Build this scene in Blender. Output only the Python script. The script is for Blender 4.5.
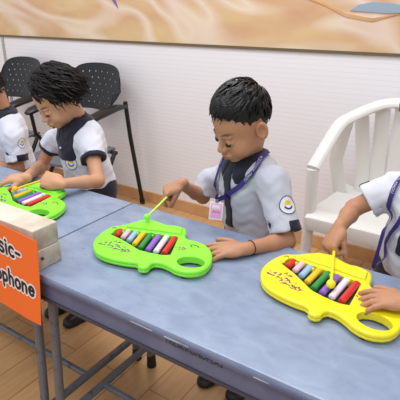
import bpy, math, random
import numpy as np
from mathutils import Vector, Matrix
from mathutils.bvhtree import BVHTree
PI = math.pi
C = bpy.context.scene.collection
SC = bpy.context.scene
for o in list(bpy.data.objects): bpy.data.objects.remove(o)

# ------------------------------------------------------------------ camera, world, light
CAM = Vector((0, 0, 1.16)); FPX = 470.0
PITCH = math.radians(22.2); YAW = math.radians(33.8)
cd = bpy.data.cameras.new('camera'); cam = bpy.data.objects.new('camera', cd); C.objects.link(cam)
cd.sensor_width = 36; cd.lens = FPX / 400 * 36; cd.clip_start = .01
cam.location = CAM; cam.rotation_euler = (PI/2 - PITCH, 0, YAW)
SC.camera = cam
w = bpy.data.worlds.new('world'); SC.world = w; w.use_nodes = True
w.node_tree.nodes['Background'].inputs[0].default_value = (.96, .97, 1, 1)
w.node_tree.nodes['Background'].inputs[1].default_value = .74
def area(name, loc, size, power, col=(.97, .98, 1), rot=(0, 0, 0)):
    l = bpy.data.lights.new(name, 'AREA'); l.shape = 'RECTANGLE'; l.size, l.size_y = size; l.energy = power; l.color = col
    o = bpy.data.objects.new(name, l); C.objects.link(o); o.location = loc; o.rotation_euler = rot
area('ceiling_tube_light', (-.9, 1.35, 2.65), (1.5, .5), 26)
area('ceiling_tube_light', (-.6, -.3, 2.65), (1.5, .5), 22)
area('ceiling_tube_light', (-2.8, .9, 2.65), (1.5, .4), 17)
SC.view_settings.view_transform = 'Standard'; SC.view_settings.look = 'None'
SC.view_settings.gamma = 1; SC.view_settings.exposure = 0.02; SC.view_settings.use_curve_mapping = False

F0 = Vector((-math.sin(YAW), math.cos(YAW), 0)); RT = Vector((math.cos(YAW), math.sin(YAW), 0)); UZ = Vector((0, 0, 1))
FW = F0*math.cos(PITCH) - UZ*math.sin(PITCH); UP = F0*math.sin(PITCH) + UZ*math.cos(PITCH)
def at(x, y, Y=None, z=None):
    d = FW*FPX + RT*(x-200) + UP*(200-y)
    t = (Y-CAM.y)/d.y if Y is not None else (z-CAM.z)/d.z
    return CAM + d*t

# ------------------------------------------------------------------ materials
def lin(c): return tuple(((v/255)/12.92 if v/255 <= .04045 else ((v/255+.055)/1.055)**2.4) for v in c)
def mat(name, rgb, rough=.5, metal=0, spec=.5, noise=None, bump=None, sheen=0, sss=0, coat=0):
    m = bpy.data.materials.new(name); m.use_nodes = True; nt = m.node_tree; b = nt.nodes['Principled BSDF']
    c = lin(rgb); b.inputs['Base Color'].default_value = (*c, 1); b.inputs['Roughness'].default_value = rough
    b.inputs['Metallic'].default_value = metal; b.inputs['Specular IOR Level'].default_value = spec
    if sheen: b.inputs['Sheen Weight'].default_value = sheen
    if coat: b.inputs['Coat Weight'].default_value = coat; b.inputs['Coat Roughness'].default_value = .15
    if sss:
        b.inputs['Subsurface Weight'].default_value = sss; b.inputs['Subsurface Radius'].default_value = (1, .4, .2); b.inputs['Subsurface Scale'].default_value = .006
    tc = nt.nodes.new('ShaderNodeTexCoord')
    if noise:
        sc, rgb2, lo, hi = noise
        n = nt.nodes.new('ShaderNodeTexNoise'); n.inputs['Scale'].default_value = sc; n.inputs['Detail'].default_value = 6
        nt.links.new(tc.outputs['Object'], n.inputs['Vector'])
        r = nt.nodes.new('ShaderNodeValToRGB'); r.color_ramp.elements[0].position = lo; r.color_ramp.elements[1].position = hi
        r.color_ramp.elements[0].color = (*c, 1); r.color_ramp.elements[1].color = (*lin(rgb2), 1)
        nt.links.new(n.outputs[0], r.inputs[0]); nt.links.new(r.outputs[0], b.inputs['Base Color'])
    if bump:
        sc, st = bump
        n = nt.nodes.new('ShaderNodeTexNoise'); n.inputs['Scale'].default_value = sc; n.inputs['Detail'].default_value = 4
        nt.links.new(tc.outputs['Object'], n.inputs['Vector'])
        bp = nt.nodes.new('ShaderNodeBump'); bp.inputs['Strength'].default_value = st; bp.inputs['Distance'].default_value = .002
        nt.links.new(n.outputs[0], bp.inputs['Height']); nt.links.new(bp.outputs[0], b.inputs['Normal'])
    return m
def nodes(m): return m.node_tree, m.node_tree.nodes['Principled BSDF']

def m_skin(name, rgb):
    m = mat(name, rgb, .5, spec=.35, sss=.12); nt, b = nodes(m)
    a = nt.nodes.new('ShaderNodeAttribute'); a.attribute_name = 'tint'
    mx = nt.nodes.new('ShaderNodeMix'); mx.data_type = 'RGBA'; mx.blend_type = 'MULTIPLY'; mx.inputs[0].default_value = 1
    mx.inputs[6].default_value = (*lin(rgb), 1); nt.links.new(a.outputs['Color'], mx.inputs[7])
    nt.links.new(mx.outputs[2], b.inputs['Base Color']); return m
def m_wall():
    m = mat('wall_panel_white', (238, 236, 240), .42); nt, b = nodes(m)
    tc = nt.nodes.new('ShaderNodeTexCoord'); sp = nt.nodes.new('ShaderNodeSeparateXYZ'); nt.links.new(tc.outputs['Object'], sp.inputs[0])
    mu = nt.nodes.new('ShaderNodeMath'); mu.operation = 'MULTIPLY'; mu.inputs[1].default_value = 1/.0235; nt.links.new(sp.outputs['Z'], mu.inputs[0])
    fr = nt.nodes.new('ShaderNodeMath'); fr.operation = 'FRACT'; nt.links.new(mu.outputs[0], fr.inputs[0])
    r = nt.nodes.new('ShaderNodeValToRGB'); e = r.color_ramp.elements
    e[0].position = 0; e[0].color = (*lin((228, 226, 230)), 1); e[1].position = .22; e[1].color = (*lin((239, 237, 241)), 1)
    nt.links.new(fr.outputs[0], r.inputs[0]); nt.links.new(r.outputs[0], b.inputs['Base Color'])
    bp = nt.nodes.new('ShaderNodeBump'); bp.inputs['Strength'].default_value = .12; bp.inputs['Distance'].default_value = .002
    nt.links.new(r.outputs[0], bp.inputs['Height']); nt.links.new(bp.outputs[0], b.inputs['Normal']); return m
def m_mural():
    m = mat('mural_paint', (214, 178, 134), .6); nt, b = nodes(m)
    tc = nt.nodes.new('ShaderNodeTexCoord'); mp = nt.nodes.new('ShaderNodeMapping'); mp.inputs['Scale'].default_value = (1, 1, 2.4)
    nt.links.new(tc.outputs['Object'], mp.inputs[0])
    n1 = nt.nodes.new('ShaderNodeTexNoise'); n1.inputs['Scale'].default_value = 2.3; n1.inputs['Detail'].default_value = 3
    nt.links.new(mp.outputs[0], n1.inputs[0])
    r1 = nt.nodes.new('ShaderNodeValToRGB'); e = r1.color_ramp.elements
    e[0].position = .33; e[0].color = (*lin((204, 156, 122)), 1); e[1].position = .62; e[1].color = (*lin((219, 187, 140)), 1)
    nt.links.new(n1.outputs[0], r1.inputs[0])
    n2 = nt.nodes.new('ShaderNodeTexNoise'); n2.inputs['Scale'].default_value = 1.3; n2.inputs['Detail'].default_value = 1.0; n2.inputs['Distortion'].default_value = 1.3
    nt.links.new(mp.outputs[0], n2.inputs[0])
    r2 = nt.nodes.new('ShaderNodeValToRGB'); e = r2.color_ramp.elements
    e[0].position = .38; e[0].color = (0, 0, 0, 1); e[1].position = .49; e[1].color = (.7, .7, .7, 1); x = e.new(.6); x.color = (0, 0, 0, 1)
    nt.links.new(n2.outputs[0], r2.inputs[0])
    mx = nt.nodes.new('ShaderNodeMix'); mx.data_type = 'RGBA'; nt.links.new(r2.outputs[0], mx.inputs[0]); nt.links.new(r1.outputs[0], mx.inputs[6])
    mx.inputs[7].default_value = (*lin((236, 222, 206)), 1); nt.links.new(mx.outputs[2], b.inputs['Base Color']); return m
def m_floor():
    m = mat('floor_wood_planks', (190, 150, 105), .28, coat=.2); nt, b = nodes(m)
    tc = nt.nodes.new('ShaderNodeTexCoord'); mp = nt.nodes.new('ShaderNodeMapping'); mp.inputs['Rotation'].default_value = (0, 0, PI/2)
    nt.links.new(tc.outputs['Object'], mp.inputs[0])
    br = nt.nodes.new('ShaderNodeTexBrick'); br.inputs['Scale'].default_value = 1; br.inputs['Brick Width'].default_value = .9; br.inputs['Row Height'].default_value = .115
    br.inputs['Mortar Size'].default_value = .0022; br.inputs['Color1'].default_value = (*lin((210, 168, 120)), 1); br.inputs['Color2'].default_value = (*lin((198, 154, 108)), 1)
    br.inputs['Mortar'].default_value = (*lin((160, 116, 76)), 1); nt.links.new(mp.outputs[0], br.inputs[0])
    n = nt.nodes.new('ShaderNodeTexNoise'); n.inputs['Scale'].default_value = 6; n.inputs['Detail'].default_value = 8
    mp2 = nt.nodes.new('ShaderNodeMapping'); mp2.inputs['Scale'].default_value = (9, .8, 1); nt.links.new(tc.outputs['Object'], mp2.inputs[0]); nt.links.new(mp2.outputs[0], n.inputs[0])
    mx = nt.nodes.new('ShaderNodeMix'); mx.data_type = 'RGBA'; mx.blend_type = 'MULTIPLY'; mx.inputs[0].default_value = .5
    nt.links.new(br.outputs[0], mx.inputs[6])
    r = nt.nodes.new('ShaderNodeValToRGB'); r.color_ramp.elements[0].color = (.74, .66, .58, 1); r.color_ramp.elements[0].position = .3; r.color_ramp.elements[1].position = .65
    nt.links.new(n.outputs[0], r.inputs[0]); nt.links.new(r.outputs[0], mx.inputs[7]); nt.links.new(mx.outputs[2], b.inputs['Base Color']); return m
def m_table():
    m = mat('table_blue_laminate', (150, 165, 190), .3); nt, b = nodes(m)
    tc = nt.nodes.new('ShaderNodeTexCoord')
    mp = nt.nodes.new('ShaderNodeMapping'); mp.inputs['Scale'].default_value = (1, 1.6, 1); nt.links.new(tc.outputs['Object'], mp.inputs[0])
    n = nt.nodes.new('ShaderNodeTexNoise'); n.inputs['Scale'].default_value = 16; n.inputs['Detail'].default_value = 8; n.inputs['Distortion'].default_value = .6
    nt.links.new(mp.outputs[0], n.inputs[0])
    r = nt.nodes.new('ShaderNodeValToRGB'); e = r.color_ramp.elements
    e[0].position = .3; e[0].color = (*lin((126, 141, 168)), 1); e[1].position = .72; e[1].color = (*lin((147, 161, 187)), 1)
    nt.links.new(n.outputs[0], r.inputs[0])
    nt.links.new(r.outputs[0], b.inputs['Base Color'])
    n2 = nt.nodes.new('ShaderNodeTexNoise'); n2.inputs['Scale'].default_value = 40; n2.inputs['Detail'].default_value = 6; nt.links.new(tc.outputs['Object'], n2.inputs[0])
    mr = nt.nodes.new('ShaderNodeMapRange'); mr.inputs[3].default_value = .2; mr.inputs[4].default_value = .45; nt.links.new(n2.outputs[0], mr.inputs[0]); nt.links.new(mr.outputs[0], b.inputs['Roughness'])
    return m
M = dict(wall=m_wall(), mural=m_mural(), floor=m_floor(), table=m_table(),
    apron=mat('table_apron_grey', (100, 104, 132), .65, spec=.3, noise=(18, (112, 116, 142), .4, .7)),
    apron_low=mat('table_apron_dark', (66, 64, 76), .6), chip=mat('worn_edge', (190, 190, 196), .6, noise=(30, (110, 118, 140), .45, .55)),
    steel=mat('leg_steel', (112, 116, 126), .4, metal=.3, noise=(40, (84, 84, 90), .55, .7)), rubber=mat('rubber_black', (22, 22, 24), .6),
    trim=mat('trim_brown', (108, 92, 66), .5), base=mat('baseboard_wood', (216, 168, 118), .4, noise=(9, (196, 146, 98), .35, .7)), joint=mat('panel_joint', (172, 168, 168), .5),
    green=mat('toy_green', (138, 243, 56), .32, coat=.2), yellow=mat('toy_yellow', (246, 230, 24), .32, coat=.2),
    tray=mat('toy_tray', (96, 104, 104), .5), white=mat('plastic_white', (226, 224, 220), .3), black=mat('chair_black', (15, 16, 20), .33), seatgrey=mat('chair_seat_grey', (104, 108, 122), .4),
    orange=mat('paper_orange', (246, 112, 32), .7), ink=mat('ink_black', (18, 14, 16), .6), inkw=mat('ink_outline', (236, 226, 228), .7),
    block=mat('block_whitewash', (214, 204, 190), .75, noise=(14, (188, 174, 156), .42, .7), bump=(60, .3)),
    blockend=mat('block_endgrain', (196, 186, 172), .8, noise=(26, (160, 146, 128), .4, .66)),
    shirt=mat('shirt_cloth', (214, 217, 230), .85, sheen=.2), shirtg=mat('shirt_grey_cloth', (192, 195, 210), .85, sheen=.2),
    navy=mat('navy_cloth', (17, 19, 42), .8, sheen=.15), lan=mat('lanyard_indigo', (50, 42, 120), .6), lantext=mat('lanyard_text', (214, 212, 232), .6),
    pink=mat('card_pink', (232, 168, 208), .35), cardw=mat('card_clear', (232, 222, 232), .25), purple=mat('card_print', (120, 60, 130), .5),
    emb=mat('emblem_white', (226, 230, 240), .8), sun=mat('emblem_sun', (238, 204, 40), .7), ring=mat('emblem_ring', (30, 44, 88), .7),
    hair=mat('hair_black', (10, 8, 10), .42, spec=.4), hair2=mat('hair_dark_brown', (16, 11, 11), .55, spec=.25),
    skin=m_skin('skin_brown', (186, 135, 104)), skin2=m_skin('skin_tan', (202, 152, 120)), eye=mat('eye_dark', (30, 20, 18), .15), lash=mat('lash_dark', (24, 16, 16), .6),
    shoe=mat('shoe_black', (24, 20, 22), .4), shoer=mat('shoe_sole', (150, 50, 50), .6), sock=mat('sock_white', (214, 214, 218), .9), malletY=mat('mallet_orange', (242, 190, 30), .35), malletG=mat('mallet_lime', (206, 238, 88), .35),
    thread=mat('wrist_thread', (84, 34, 28), .8), pfish=mat('mural_bluegrey', (150, 168, 186), .6), ppurp=mat('mural_purple', (120, 98, 150), .6), pwhite=mat('mural_cream', (232, 218, 204), .6))
BARS = [mat('bar_red', (206, 34, 34), .3, coat=.3), mat('bar_pink', (240, 190, 204), .3, coat=.3), mat('bar_blue', (150, 190, 228), .3, coat=.3), mat('bar_yellow', (246, 196, 24), .3, coat=.3),
    mat('bar_green', (24, 142, 60), .3, coat=.3), mat('bar_purple', (142, 98, 196), .3, coat=.3), mat('bar_white', (232, 226, 238), .3, coat=.3), mat('bar_crimson', (214, 36, 40), .3, coat=.3)]
STICK = {k: mat('sticker_print', (128, 62, 84), .5, noise=(150, c, .47, .5)) for k, c in (('toy_green', (130, 236, 70)), ('toy_yellow', (246, 230, 40)))}

# ------------------------------------------------------------------ mesh helpers
class MB:
    def __init__(s): s.v = []; s.f = []
    def add(s, vs, fs):
        o = len(s.v); s.v += [tuple(v) for v in vs]; s.f += [tuple(i+o for i in f) for f in fs]
    def box(s, lo, hi, bev=0.0, M4=None):
        import bmesh
        bm = bmesh.new(); bmesh.ops.create_cube(bm, size=1)
        for v in bm.verts: v.co = Vector([lo[i] + (v.co[i]+.5)*(hi[i]-lo[i]) for i in range(3)])
        if bev: bmesh.ops.bevel(bm, geom=bm.edges[:], offset=bev, segments=2, affect='EDGES', profile=.6)
        if M4: bm.transform(M4)
        bm.verts.index_update(); s.add([v.co for v in bm.verts], [[v.index for v in f.verts] for f in bm.faces]); bm.free(); return s
    def tube(s, pts, r, n=10, flat=1.0, side=None, cap=True):
        pts = [Vector(p) for p in pts]; R = r if isinstance(r, (list, tuple)) else [r]*len(pts); vs = []; fs = []
        prev = None
        for i, p in enumerate(pts):
            t = (pts[min(i+1, len(pts)-1)] - pts[max(i-1, 0)]).normalized()
            if prev is None:
                a = Vector(side) if side else (Vector((0, 0, 1)) if abs(t.z) < .9 else Vector((1, 0, 0)))
            else: a = prev
            a = (a - t*a.dot(t)).normalized(); prev = a; b = t.cross(a)
            for k in range(n):
                q = 2*PI*k/n; vs.append(p + (a*math.cos(q)*flat + b*math.sin(q))*R[i])
        for i in range(len(pts)-1):
            for k in range(n): fs.append((i*n+k, i*n+(k+1) % n, (i+1)*n+(k+1) % n, (i+1)*n+k))
        if cap: fs.append(tuple(range(n-1, -1, -1))); fs.append(tuple((len(pts)-1)*n+k for k in range(n)))
        s.add(vs, fs); return s
    def ball(s, c, r, n=14, m=8):
        r = r if isinstance(r, (tuple, list)) else (r, r, r); vs = []; fs = []
        for i in range(m+1):
            th = PI*i/m
            for k in range(n):
                q = 2*PI*k/n; vs.append((c[0]+r[0]*math.sin(th)*math.cos(q), c[1]+r[1]*math.sin(th)*math.sin(q), c[2]+r[2]*math.cos(th)))
        for i in range(m):
            for k in range(n): fs.append((i*n+k, (i+1)*n+k, (i+1)*n+(k+1) % n, i*n+(k+1) % n))
        s.add(vs, fs); return s
    def prism(s, poly, z0, z1, M4=None):
        n = len(poly); vs = [Vector((x, y, z0)) for x, y in poly] + [Vector((x, y, z1)) for x, y in poly]
        if M4: vs = [M4 @ v for v in vs]
        s.add(vs, [tuple(range(n-1, -1, -1)), tuple(range(n, 2*n))] + [(i, (i+1) % n, (i+1) % n+n, i+n) for i in range(n)]); return s
    def build(s, name, m, parent=None, smooth=True):
        me = bpy.data.meshes.new(name); me.from_pydata(s.v, [], s.f); me.validate(); me.update()
        return link(name, me, m, parent, smooth)
def link(name, me, m, parent=None, smooth=True):
    me.materials.append(m)
    o = bpy.data.objects.new(name, me); C.objects.link(o)
    if parent is not None:
        o.parent = parent; o.matrix_parent_inverse = parent.matrix_basis.inverted() if parent.get('worldkids') else Matrix()
    if smooth and len(me.polygons):
        me.polygons.foreach_set('use_smooth', [True]*len(me.polygons))
        try: me.set_sharp_from_angle(angle=math.radians(38))
        except Exception: pass
    return o
def tag(o, label=None, cat=None, group=None, kind=None):
    if label: o['label'] = label
    if cat: o['category'] = cat
    if group: o['group'] = group
    if kind: o['kind'] = kind
    return o
def thing(name, label, cat, loc=(0, 0, 0), rz=0, group=None, world=False):
    o = bpy.data.objects.new(name, None); C.objects.link(o); o.empty_display_size = .05
    o.location = loc; o.rotation_euler = (0, 0, rz)
    if world: o['worldkids'] = 1
    return tag(o, label, cat, group)
def struct(name, mb, m): return tag(mb.build(name, m, smooth=False), kind='structure')
def rot_to(d, up=(0, 0, 1)):
    y = Vector(d).normalized(); x = y.cross(Vector(up)).normalized(); z = x.cross(y)
    return Matrix((x, y, z)).transposed()

# ------------------------------------------------------------------ distance fields
def ease(a, b, x): t = np.clip((x-a)/(b-a), 0, 1); return t*t*(3-2*t)
def smin(a, b, k):
    if k <= 0: return np.minimum(a, b)
    h = np.maximum(k-np.abs(a-b), 0)/k; return np.minimum(a, b) - h*h*k*.25
class Field:
    def __init__(s, lo, hi, h, zlow=None):
        s.h = h; s.x = np.arange(lo[0], hi[0]+h, h, dtype=np.float32); s.y = np.arange(lo[1], hi[1]+h, h, dtype=np.float32)
        if zlow: s.z = np.concatenate([np.arange(lo[2], zlow, h*3.2), np.arange(zlow, hi[2]+h, h)]).astype(np.float32)
        else: s.z = np.arange(lo[2], hi[2]+h, h, dtype=np.float32)
        s.v = np.full((len(s.x), len(s.y), len(s.z)), .2, np.float32)
    def sl(s, lo, hi):
        r = []
        for ax, a, b in zip((s.x, s.y, s.z), lo, hi):
            i = max(0, np.searchsorted(ax, a)-1); j = min(len(ax), np.searchsorted(ax, b)+1); r.append(slice(i, max(i, j)))
        return tuple(r)
    def grid(s, q): return s.x[q[0]][:, None, None], s.y[q[1]][None, :, None], s.z[q[2]][None, None, :]
    def op(s, prim, k=.004, mode='add'):
        fn, lo, hi = prim; m = k + s.h*3 + .004
        q = s.sl([a-m for a in lo], [b+m for b in hi]); X = s.grid(q)
        if s.v[q].size == 0: return
        d = fn(*X)
        if mode == 'add': s.v[q] = smin(s.v[q], d, k)
        else: s.v[q] = -smin(-s.v[q], d, k)
def caps(a, b, ra, rb=None, sc=None):
    a = np.array(a, float); b = np.array(b, float); rb = ra if rb is None else rb; ba = b-a; L = max(float(ba@ba), 1e-9); R = max(ra, rb)
    def fn(X, Y, Z):
        px, py, pz = X-a[0], Y-a[1], Z-a[2]; t = np.clip((px*ba[0]+py*ba[1]+pz*ba[2])/L, 0, 1)
        return (np.sqrt((px-t*ba[0])**2+(py-t*ba[1])**2+(pz-t*ba[2])**2) - (ra+(rb-ra)*t)).astype(np.float32)
    return fn, np.minimum(a, b)-R, np.maximum(a, b)+R
def ell(c, r, Mx=None):
    c = np.array(c, float); r = np.array(r, float); A = np.eye(3) if Mx is None else np.array(Mx)  # columns = axes
    ext = np.sqrt(((A*r[None, :])**2).sum(1))
    def fn(X, Y, Z):
        p = [X-c[0], Y-c[1], Z-c[2]]; k0 = 0; k1 = 0
        for i in range(3):
            l = (p[0]*A[0, i]+p[1]*A[1, i]+p[2]*A[2, i])/r[i]; k0 = k0+l*l; k1 = k1+(l/r[i])**2
        k0 = np.sqrt(k0); k1 = np.sqrt(k1)+1e-9
        return (k0*(k0-1)/k1).astype(np.float32)
    return fn, c-ext, c+ext
def wrap(prim, M4, sc):    # carry a primitive defined in local space by matrix M4 (rotation + translation, uniform scale sc)
    fn, lo, hi = prim; Mi = np.array(M4.inverted()); Mf = np.array(M4)
    cs = np.array([[x, y, z, 1] for x in (lo[0], hi[0]) for y in (lo[1], hi[1]) for z in (lo[2], hi[2])]) @ Mf.T
    def g(X, Y, Z):
        L = [Mi[i, 0]*X+Mi[i, 1]*Y+Mi[i, 2]*Z+Mi[i, 3] for i in range(3)]
        return (fn(*L)*sc).astype(np.float32)
    return g, cs[:, :3].min(0), cs[:, :3].max(0)
def nets(F):
    v = F.v; s = v < 0; nx, ny, nz = v.shape
    any_ = np.zeros((nx-1, ny-1, nz-1), np.int8)
    cor = [(i, j, k) for i in (0, 1) for j in (0, 1) for k in (0, 1)]
    for i, j, k in cor: any_ += s[i:nx-1+i, j:ny-1+j, k:nz-1+k]
    act = np.argwhere((any_ > 0) & (any_ < 8)); n = len(act)
    if n == 0: return np.zeros((0, 3)), np.zeros((0, 4), int)
    idx = np.full(any_.shape, -1, np.int32); idx[act[:, 0], act[:, 1], act[:, 2]] = np.arange(n)
    P = np.zeros((n, 3)); W = np.zeros(n); ax = (F.x, F.y, F.z)
    for c0 in cor:
        for d in range(3):
            if c0[d]: continue
            c1 = list(c0); c1[d] = 1
            A = act+np.array(c0); B = act+np.array(c1)
            va = v[A[:, 0], A[:, 1], A[:, 2]]; vb = v[B[:, 0], B[:, 1], B[:, 2]]; m = (va < 0) != (vb < 0)
            t = np.where(m, va/np.where(m, va-vb, 1), 0)
            pa = np.stack([ax[i][A[:, i]] for i in range(3)], 1); pb = np.stack([ax[i][B[:, i]] for i in range(3)], 1)
            P += np.where(m[:, None], pa+(pb-pa)*t[:, None], 0); W += m
    P /= W[:, None]
    Q = []
    for d in range(3):
        sh = [slice(1, -1)]*3; s0 = list(sh); s1 = list(sh); s0[d] = slice(0, -1); s1[d] = slice(1, None)
        a, b = s[tuple(s0)], s[tuple(s1)]; off = np.array([1, 1, 1]); off[d] = 0
        u, w_ = [(1, 2), (2, 0), (0, 1)][d]
        for aa, bb, flip in ((a, b, False), (b, a, True)):
            e = np.argwhere(aa & ~bb)+off
            if len(e) == 0: continue
            eu = np.zeros(3, int); eu[u] = 1; ew = np.zeros(3, int); ew[w_] = 1
            q = np.stack([idx[tuple((e-eu-ew).T)], idx[tuple((e-ew).T)], idx[tuple(e.T)], idx[tuple((e-eu).T)]], 1)
            Q.append(q[:, ::-1] if flip else q)
    Q = np.concatenate(Q)
    return P, Q
def mesh_np(name, P, Q):
    me = bpy.data.meshes.new(name); me.vertices.add(len(P)); me.vertices.foreach_set('co', P.astype(np.float32).ravel())
    me.loops.add(Q.size); me.loops.foreach_set('vertex_index', Q.astype(np.int32).ravel())
    me.polygons.add(len(Q)); me.polygons.foreach_set('loop_start', np.arange(0, Q.size, Q.shape[1], dtype=np.int32))
    me.polygons.foreach_set('use_smooth', np.ones(len(Q), bool)); me.update(); me.validate(); return me
def field_obj(name, F, m, parent):
    P, Q = nets(F); me = mesh_np(name, P, Q); me.materials.append(m)
    o = bpy.data.objects.new(name, me); C.objects.link(o); o.parent = parent; o.matrix_parent_inverse = parent.matrix_basis.inverted()
    return o, P, Q

# ------------------------------------------------------------------ setting
WY = 2.158; T = .58
struct('floor', MB().box((-6, -1.5, -.06), (3, WY+.1, 0)), M['floor'])
struct('wall_back', MB().box((-6, WY, 0), (3, WY+.1, .975)), M['wall'])
o = MB().box((-6, WY+.004, .985), (3, WY+.1, 2.9)).build('mural', M['mural'], smooth=False)
tag(o, 'sandy orange mural of pale wavy seabed lines painted above the white wall panelling', 'mural')
def blob(pts, name, m, dy=.004):
    Mx = Matrix(((1, 0, 0, 0), (0, 0, 1, WY+.004-dy), (0, 1, 0, 0), (0, 0, 0, 1)))
    MB().prism(pts, 0, dy+.001, Mx).build(name, m, o, False)
def curveblob(px, wd):
    c = [at(x, y, WY) for x, y in px]; c = [(p.x, p.z) for p in c]; up = [(x, z+w_) for (x, z), w_ in zip(c, wd)]; dn = [(x, z-w_) for (x, z), w_ in zip(c, wd)]
    return (dn + up[::-1][1:-1])
blob(curveblob([(350, 10), (358, 8), (372, 7), (388, 8), (402, 9), (420, 9)], [.002, .012, .02, .02, .014, .002]), 'painted_shell', M['pfish'])
blob(curveblob([(110, -6), (114, 0), (118, 8)], [.02, .018, .002]), 'painted_starfish', M['ppurp'])
blob(curveblob([(300, -4), (325, 4), (345, 15), (372, 20), (400, 13)], [.001, .006, .007, .007, .004]), 'painted_weed', M['base'], .003)
struct('trim_1', MB().box((-6, WY-.008, .972), (3, WY+.01, .985)), M['trim'])
struct('baseboard_back', MB().box((-6, WY-.012, 0), (3, WY, .072), .002), M['base'])
struct('trim_2', MB().box((at(3, 40, WY).x-.012, WY-.007, .072), (at(3, 40, WY).x+.012, WY, .972)), M['joint'])

# ------------------------------------------------------------------ tables
def table(x0, x1, label, legs, text=False):
    t = thing('folding_table', label, 'table', ((x0+x1)/2, .81, 0), world=True)
    Y0, Y1 = .586, 1.042
    MB().box((x0, Y0, T-.018), (x1, Y1, T), .006).build('tabletop', M['table'], t)
    MB().box((x0+.004, Y0-.003, T-.019), (x1-.004, Y0+.012, T-.009), .003).build('edge_lip', M['apron'], t)
    mb = MB(); rr = random.Random(5)
    x = x0+.02
    while x < x1-.05:
        l = rr.uniform(.02, .09)
        if rr.random() < .8: MB().box((x, Y0-.0036, T-.0135), (x+l, Y0-.0028, T-.0120-rr.uniform(-.0006, .0006))).build('edge_chip', M['chip'], t)
        x += l+rr.uniform(.01, .09)
    mb = MB()
    mb.box((x0+.006, Y0+.006, T-.066), (x1-.006, Y0+.02, T-.02)); mb.box((x0+.006, Y1-.02, T-.066), (x1-.006, Y1-.006, T-.02))
    mb.box((x0+.006, Y0+.02, T-.066), (x0+.02, Y1-.02, T-.02)); mb.box((x1-.02, Y0+.02, T-.066), (x1-.006, Y1-.02, T-.02)); mb.build('apron', M['apron'], t, False)
    MB().box((x0+.006, Y0+.003, T-.075), (x1-.006, Y0+.02, T-.067)).build('lower_rail', M['apron_low'], t, False)
    for lx in legs:
        for sgn, ya, yb in ((-1, Y0+.045, Y0+.012), (1, Y1-.09, Y1-.05)):
            l = MB().tube([(lx, ya, T-.03), (lx, yb, .02)], .0125).build('leg', M['steel'], t)
            MB().tube([(lx, yb, .05), (lx, yb, 0)], [.0145, .017]).build('foot_cap', M['rubber'], l)
        MB().tube([(lx, Y0+.02, .095), (lx, Y1-.06, .095)], .012).build('crossbar', M['steel'], t)
        MB().tube([(lx, Y0+.045, T-.04), (lx, Y1-.09, T-.04)], .012).build('upper_crossbar', M['steel'], t)
    MB().tube([(legs[0], .765, .095), (legs[-1], .765, .095)], .010).build('stretcher', M['steel'], t)
    return t
t1 = table(-.955, .72, 'long blue-grey folding table holding the yellow toy and the middle green toy', [-.868, .55])
t2 = table(-2.5, -.959, 'blue-grey folding table at left under the whitewashed timber blocks, past the seam', [-2.3, -.935])
def text_mesh(s, size, ext=0.0):
    c = bpy.data.curves.new('t', 'FONT'); c.body = s; c.size = size; c.extrude = ext; c.resolution_u = 3
    ob = bpy.data.objects.new('t', c); C.objects.link(ob); dg = bpy.context.evaluated_depsgraph_get()
    me = bpy.data.meshes.new_from_object(ob.evaluated_get(dg)); bpy.data.objects.remove(ob); return me
# worn stencilled marks along the apron
a = at(165, 338, .59); b_ = at(222, 357, .59)
me = text_mesh('FRESKIPLINDPLAS', .020)
xs = [v.co.x for v in me.vertices]; sx = (b_.x-a.x)/(max(xs)-min(xs))
me.transform(Matrix.Translation((a.x, .5914, .546)) @ Matrix.Rotation(PI/2, 4, 'X') @ Matrix.Diagonal((sx, 1, 1, 1)))
o = link('stencil_writing', me, M['ink'], t1)

# ------------------------------------------------------------------ timber blocks and the orange sign
BX = -.857
for k, (z0, z1, lab) in enumerate(((T, T+.052, 'whitewashed timber block lying on the table, lower of two behind the orange sign'), (T+.0525, T+.105, 'whitewashed timber block stacked on top, upper of the two behind the orange sign'))):
    t = thing('timber_block', lab, 'block', ((BX-.25), .62, z0), world=True)
    MB().box((BX-.62, .592, z0), (BX-.001-k*.002, .664, z1), .003).build('block_body', M['block'], t)
    MB().box((BX-.0015-k*.002, .594, z0+.002), (BX-k*.002, .662, z1-.002), .0006).build('end_face', M['blockend'], t)
    if k == 0: MB().tube([(BX-.001, .606, z0+.03), (BX+.0035, .606, z0+.03)], .004).build('bolt', M['apron_low'], t)
SX1 = -.822; SW = .335; SZ1 = .683; SZ0 = .455; SY = .574
t = thing('paper_sign', 'orange paper sign reading Music-Xylophone hanging in front of the timber blocks', 'sign', (SX1-SW/2, SY, SZ0), world=True)
mb = MB(); nx, nz = 24, 10; vs = []
def sy(u, v): return SY + .004*math.sin(u*5)*(1-v) - .010*(1-v)**2 + (.585-SY)*.0
for side in (0, 1):
    for i in range(nx+1):
        for j in range(nz+1):
            u, v = i/nx, j/nz; vs.append((SX1-SW+SW*u - (1-v)*.012*(u), sy(u, v)+side*.0008, SZ0+(SZ1-SZ0)*v + .006*math.sin(u*4)*v))
N = (nx+1)*(nz+1); fs = []
for i in range(nx):
    for j in range(nz):
        a = i*(nz+1)+j; fs.append((a, a+nz+1, a+nz+2, a+1)); fs.append((N+a, N+a+1, N+a+nz+2, N+a+nz+1))
for i in range(nx):
    for j in (0, nz): a = i*(nz+1)+j; fs.append((a, a+nz+1, N+a+nz+1, N+a))
for j in range(nz):
    for i in (0, nx): a = i*(nz+1)+j; fs.append((a, a+1, N+a+1, N+a))
mb.add(vs, fs); mb.build('paper', M['orange'], t)
def arc(cx, cy, rx, ry, a0, a1, n=12): return [(cx+rx*math.cos(math.radians(a0+(a1-a0)*i/n)), cy+ry*math.sin(math.radians(a0+(a1-a0)*i/n))) for i in range(n+1)]
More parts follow.
